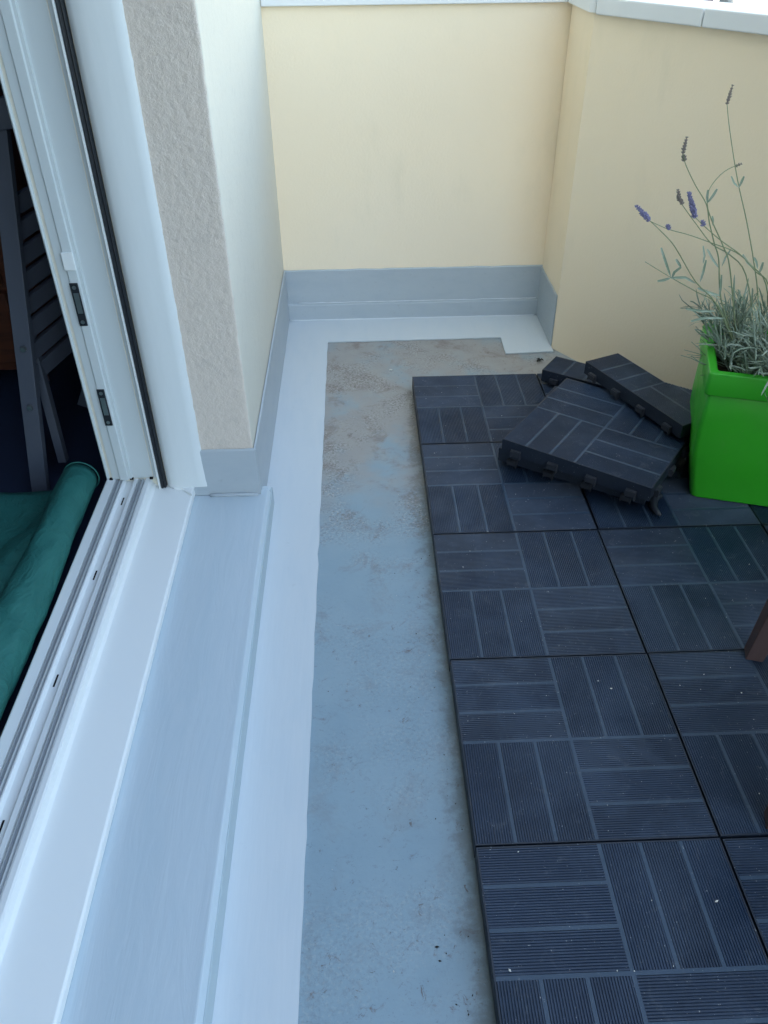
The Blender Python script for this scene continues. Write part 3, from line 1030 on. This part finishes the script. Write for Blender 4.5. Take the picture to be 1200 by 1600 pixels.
# ------------------------------------------------------------------ inside the room
def wrinkled_tube(bm, a, b, r0, r1, seg=48, n=90, amp=.004, seed=0, cap=True):
    a = Vector(a); b = Vector(b)
    d = (b - a).normalized()
    o1 = d.orthogonal().normalized(); o2 = d.cross(o1)
    prev = None
    for i in range(n + 1):
        t_ = i / n
        c = a.lerp(b, t_) + o1 * .004 * sin(t_ * 9 + seed)
        rr = r0 + (r1 - r0) * t_
        ring = []
        for k in range(seg):
            an = 2 * pi * k / seg
            q = Vector((cos(an) * 1.3, sin(an) * 1.3, t_ * 9 + seed))
            am_ = amp * min(1, .15 + t_ * 6)
            rad = rr + am_ * noise.noise(q * 1.2) + am_ * .6 * noise.noise(Vector((cos(an) * 2, sin(an) * 2, t_ * 34 + an)))
            ring.append(bm.verts.new(c + (o1 * cos(an) + o2 * sin(an)) * rad))
        if prev:
            for k in range(seg):
                bm.faces.new((prev[k], prev[(k + 1) % seg], ring[(k + 1) % seg], ring[k]))
        elif cap:
            ins = [bm.verts.new(v.co * .82 + a * .18) for v in ring]
            ins2 = [bm.verts.new(v.co + d * .02) for v in ins]
            for k in range(seg):
                bm.faces.new((ring[k], ring[(k + 1) % seg], ins[(k + 1) % seg], ins[k]))
                bm.faces.new((ins[k], ins[(k + 1) % seg], ins2[(k + 1) % seg], ins2[k]))
            bm.faces.new(ins2)
        prev = ring
bm = B()
wrinkled_tube(bm, (-0.648, -0.470, 0.096), (-0.650, -1.75, 0.088), 0.0315, 0.042, seed=2)
tube(bm, [Vector((-0.648, -0.4705, 0.096)) + Vector((cos(q * pi / 16), 0, sin(q * pi / 16))) * 0.0322 for q in range(33)], 0.0013, 6, False)
tag(obj('cloth_roll', bm, 'green_cloth', smooth=True), 'thick roll of teal green cloth lying indoors along the door rail', 'cloth roll')
bm = B()
nx_, ny_ = 50, 80
vv = []
for i in range(nx_ + 1):
    row = []
    for j in range(ny_ + 1):
        x = -1.35 + 0.66 * i / nx_
        y = -0.47 - 0.05 * (i / nx_ - 1) * .3 - 1.2 * j / ny_
        z = 0.062 + 0.016 * noise.noise(Vector((x * 5, y * 2.2, 0))) + 0.010 * abs(noise.noise(Vector((x * 9 + y * 4, y * 3, 5)))) + 0.020 * max(0, 1 - abs((x + 0.79) - (y + .9) * .32) * 22)
        row.append(bm.verts.new((x, y + .006 * noise.noise(Vector((x * 9, 0, 1))) * (j == 0), z)))
    vv.append(row)
for i in range(nx_):
    for j in range(ny_):
        bm.faces.new((vv[i][j], vv[i + 1][j], vv[i + 1][j + 1], vv[i][j + 1]))
r_ = bmesh.ops.extrude_face_region(bm, geom=bm.faces[:])
for v in r_['geom']:
    if isinstance(v, bmesh.types.BMVert):
        v.co.z = 0.022
tag(obj('folded_cloth', bm, 'green_cloth', smooth=True), 'flat folded sheet of teal green cloth on the room floor left of the roll', 'cloth')

# folded grey slatted chair leaning in the dark
def plank(a, b, w_, d_, side=(0, 1, 0)):
    """a board from a to b, w_ wide along side, d_ thick"""
    bm = B()
    a = Vector(a); b = Vector(b)
    t_ = (b - a).normalized()
    s_ = Vector(side); s_ = (s_ - t_ * s_.dot(t_)).normalized()
    u_ = t_.cross(s_)
    v = []
    for p in (a, b):
        for x, y in ((-1, -1), (1, -1), (1, 1), (-1, 1)):
            v.append(bm.verts.new(p + s_ * w_ / 2 * x + u_ * d_ / 2 * y))
    for q in ((3, 2, 1, 0), (4, 5, 6, 7), (0, 1, 5, 4), (1, 2, 6, 5), (2, 3, 7, 6), (3, 0, 4, 7)):
        bm.faces.new([v[i] for i in q])
    return bm
ch = thing('folding_chair', 'grey slatted folding chair leaning folded in the dark room behind the door', 'folding chair', (-0.74, -0.40, 0.02))
o0 = Vector((-0.74, -0.40, 0.02))
def rel(p): return tuple(Vector(p) - o0)
fx = Vector((1, 0, 0))
obj('leg', plank(rel((-0.752, -0.425, 0.035)), rel((-0.690, -0.300, 0.66)), 0.030, 0.018, (1, 0, 0)), 'grey_chair_paint', ch, bevel=.001)
obj('leg', plank(rel((-0.720, -0.36, 0.06)), rel((-0.735, -0.30, 0.42)), 0.016, 0.02, (1, 0, 0)), 'grey_chair_paint', ch, bevel=.001)
obj('top_rail', plank(rel((-0.80, -0.315, 0.672)), rel((-0.61, -0.300, 0.690)), 0.045, 0.02, (0, 0, 1)), 'grey_chair_paint', ch, bevel=.001)
for k in range(8):
    z = 0.245 + k * 0.042
    xb = -0.735 + 0.0045 * k
    obj('slat', plank(rel((xb, -0.355 + .006 * k, z)), rel((xb + 0.085, -0.10 + .006 * k, z + 0.02)), 0.030, 0.011, (0, 0, 1)), 'grey_chair_paint', ch, bevel=.001)
obj('brace', plank(rel((-0.66, -0.12, 0.22)), rel((-0.735, -0.14, 0.06)), 0.03, 0.014, (1, 0, 0)), 'grey_chair_paint', ch, bevel=.001)
for z, y, x in ((0.315, -0.383, -0.7215), (0.208, -0.404, -0.7325)):
    bm = B()
    tube(bm, [rel((x, y + .002, z)), rel((x, y - .004, z))], [.0055, .0042], 12)
    obj('bolt', bm, 'steel', ch, smooth=False)
# chest of drawers behind
cs = thing('wooden_chest', 'reddish brown wooden chest of drawers standing deep in the dark room', 'chest of drawers', (-1.25, -0.02, 0.02))
bm = B(); box(bm, -0.42, 0.38, 0.02, 0.42, 0.06, 0.62, .004)
obj('carcass', bm, 'chest_wood', cs)
for z0 in (0.09, 0.27, 0.45):
    bm = B(); box(bm, -0.40, 0.36, 0.0, 0.019, z0, z0 + 0.165, .003)
    d_ = obj('drawer', bm, 'chest_wood', cs)
    bm = B(); tube(bm, [(-.02, -.02, z0 + .08), (-.02, 0, z0 + .08)], .012, 12)
    obj('knob', bm, 'steel', d_)
for x in (-.39, .35):
    bm = B(); box(bm, x - .02, x + .02, 0.04, .08, 0, .06)
    obj('foot', bm, 'chest_wood', cs)
# curtain
bm = B()
prev = None
for i in range(140):
    t_ = i / 139
    x = -0.625 - 0.42 * t_
    y = 0.26 + 0.012 * sin(t_ * 60) + .12 * t_
    a = bm.verts.new((x, y, 0.03)); b = bm.verts.new((x, y, 2.4))
    c = bm.verts.new((x, y + .003, 2.4)); d_ = bm.verts.new((x, y + .003, 0.03))
    if prev:
        bm.faces.new((prev[0], a, b, prev[1])); bm.faces.new((prev[1], b, c, prev[2])); bm.faces.new((prev[2], c, d_, prev[3])); bm.faces.new((prev[3], d_, a, prev[0]))
    prev = (a, b, c, d_)
tag(obj('curtain', bm, 'navy_curtain', smooth=True), 'dark navy curtain hanging indoors just behind the door frame', 'curtain')

# ------------------------------------------------------------------ folding wooden stool at the right edge
stl = thing('wooden_stool', 'brown wooden stool with square legs, only two leg ends showing at the right edge', 'stool', (0.552, -1.09, T + .001), radians(-17))
def leg_bm(sx_, sy_):
    """square splayed leg, foot cut flat on the deck"""
    bm = B()
    f_ = Vector((0.155 * sx_, 0.155 * sy_, 0)); t_ = Vector((0.132 * sx_, 0.132 * sy_, 0.39))
    v = []
    for p, w_ in ((f_, .0125), (t_, .020)):
        for a_, b_ in ((-1, -1), (1, -1), (1, 1), (-1, 1)):
            v.append(bm.verts.new(p + Vector((a_ * w_, b_ * w_, 0)) + Vector((.0125 * -sx_, .0125 * -sy_, 0))))
    for q in ((3, 2, 1, 0), (4, 5, 6, 7), (0, 1, 5, 4), (1, 2, 6, 5), (2, 3, 7, 6), (3, 0, 4, 7)):
        bm.faces.new([v[i] for i in q])
    return bm
for a_, b_ in ((-1, -1), (-1, 1), (1, -1), (1, 1)):
    obj('leg', leg_bm(a_, b_), 'stool_wood', stl, bevel=.0015)
bm = B()
for a_ in (-1, 1):
    box(bm, -.105, .105, .118 * a_ - .008, .118 * a_ + .008, .335, .385)
    box(bm, .118 * a_ - .008, .118 * a_ + .008, -.105, .105, .335, .385)
obj('apron', bm, 'stool_wood', stl)
for k in range(4):
    bm = B(); box(bm, -.165, .165, -.165 + k * .084, -.165 + k * .084 + .078, .391, .411, .003)
    obj('seat_slat', bm, 'stool_wood', stl)

# ------------------------------------------------------------------ flecks of dirt on tiles and floor
for nm, mt, cnt, lab in (('paint_flecks', 'debris_pale', 130, 'tiny pale flecks of paint and grit scattered over deck and floor'),
                         ('dirt_crumbs', 'debris_dark', 70, 'tiny dark crumbs of dirt along the deck edge and floor')):
    bm = B()
    for k in range(cnt):
        if mt == 'debris_pale' and k < 105:
            x, y, z = R.uniform(0.01, 0.89), R.uniform(-1.45, -0.62), T + .0013
            if k % 5 == 0: x, y = R.uniform(0.0, 0.28), R.uniform(-.6, -.02)
        elif mt == 'debris_dark' and k < 60:
            x, y, z = R.gauss(-0.02, 0.02) - .01, R.uniform(-1.4, 0.1), 0.0002
            x = min(x, -.006)
        else:
            x, y, z = R.uniform(-0.19, -0.01), R.uniform(-1.35, 0.2), 0.0002
        s_ = R.uniform(.0003, .0009) * (2.0 if R.random() < .06 else 1)
        c = Vector((x, y, z + s_ * .4))
        an = R.uniform(0, pi)
        e1 = Vector((cos(an), sin(an), 0)) * s_ * R.uniform(1, 2.2); e2 = Vector((-sin(an), cos(an), 0)) * s_; e3 = Vector((0, 0, s_ * .5))
        v = [bm.verts.new(c + q) for q in (e1, e2, -e1, -e2, e3, -e3)]
        for q in ((0, 1, 4), (1, 2, 4), (2, 3, 4), (3, 0, 4), (1, 0, 5), (2, 1, 5), (3, 2, 5), (0, 3, 5)):
            bm.faces.new([v[i] for i in q])
    o = tag(obj(nm, bm, mt), lab, 'debris')
    o['kind'] = 'stuff'
    del o['category']
# a dead leaf and a pebble on the bare floor near the back wall
bm = B()
bmesh.ops.create_icosphere(bm, subdivisions=2, radius=0.0035, matrix=Matrix.Diagonal((1.3, 1, .7, 1)))
tag(obj('pebble', bm, 'debris_pale', loc=(-0.045, 0.105, 0.002)), 'small white pebble on the stained floor left of the deck corner', 'pebble')
bm = B()
for k in range(3):
    leaf(bm, [(0, 0, .002), (0.006 * cos(k * 2), 0.006 * sin(k * 2), .006), (0.011 * cos(k * 2), 0.011 * sin(k * 2), .003)], .0035, Vector((0, 0, 1)))
tag(obj('dead_leaf', bm, 'debris_dark', loc=(0.338, 0.135, 0.0)), 'shrivelled dark leaf on the floor by the end of the white border', 'leaf')

# ------------------------------------------------------------------ building across the street
fb = thing('apartment_building', 'sunlit white building with tall windows beyond the parapet coping', 'building', (6.5, 12.0, -9.0))
zc = 8.35
wins = [(-2.55, -1.95), (-1.55, -0.85), (0.9, 1.6), (3.0, 3.7), (5.0, 5.7)]
bm = B()
xs = [-6.0] + [v for w_ in wins for v in w_] + [9.0]
for i in range(0, len(xs), 2):
    box(bm, xs[i], xs[i + 1], 0, 0.3, 0, 16)
for (a_, b_) in wins:
    box(bm, a_, b_, 0, 0.3, 0, zc)
    box(bm, a_, b_, 0, 0.3, zc + 1.7, 16)
box(bm, -6, 9, 0.3, 6, 0, 16)
obj('wall', bm, 'far_white_wall', fb)
for (a_, b_) in wins:
    bm = B()
    for x in (a_, (a_ + b_) / 2 - .03, b_ - .06):
        box(bm, x, x + .06, 0.10, 0.17, zc, zc + 1.7)
    box(bm, a_ + .06, (a_ + b_) / 2 - .03, 0.10, 0.17, zc, zc + .06)
    box(bm, (a_ + b_) / 2 + .03, b_ - .06, 0.10, 0.17, zc, zc + .06)
    wf = obj('window_frame', bm, 'far_white_wall', fb)
    bm = B(); box(bm, a_ + .01, b_ - .01, 0.18, 0.20, zc, zc + 1.7)
    obj('pane', bm, 'far_glass', wf)
    bm = B(); box(bm, a_ - .05, b_ + .05, -0.10, 0.0, zc - .08, zc - .001)
    obj('sill', bm, 'far_white_wall', fb)
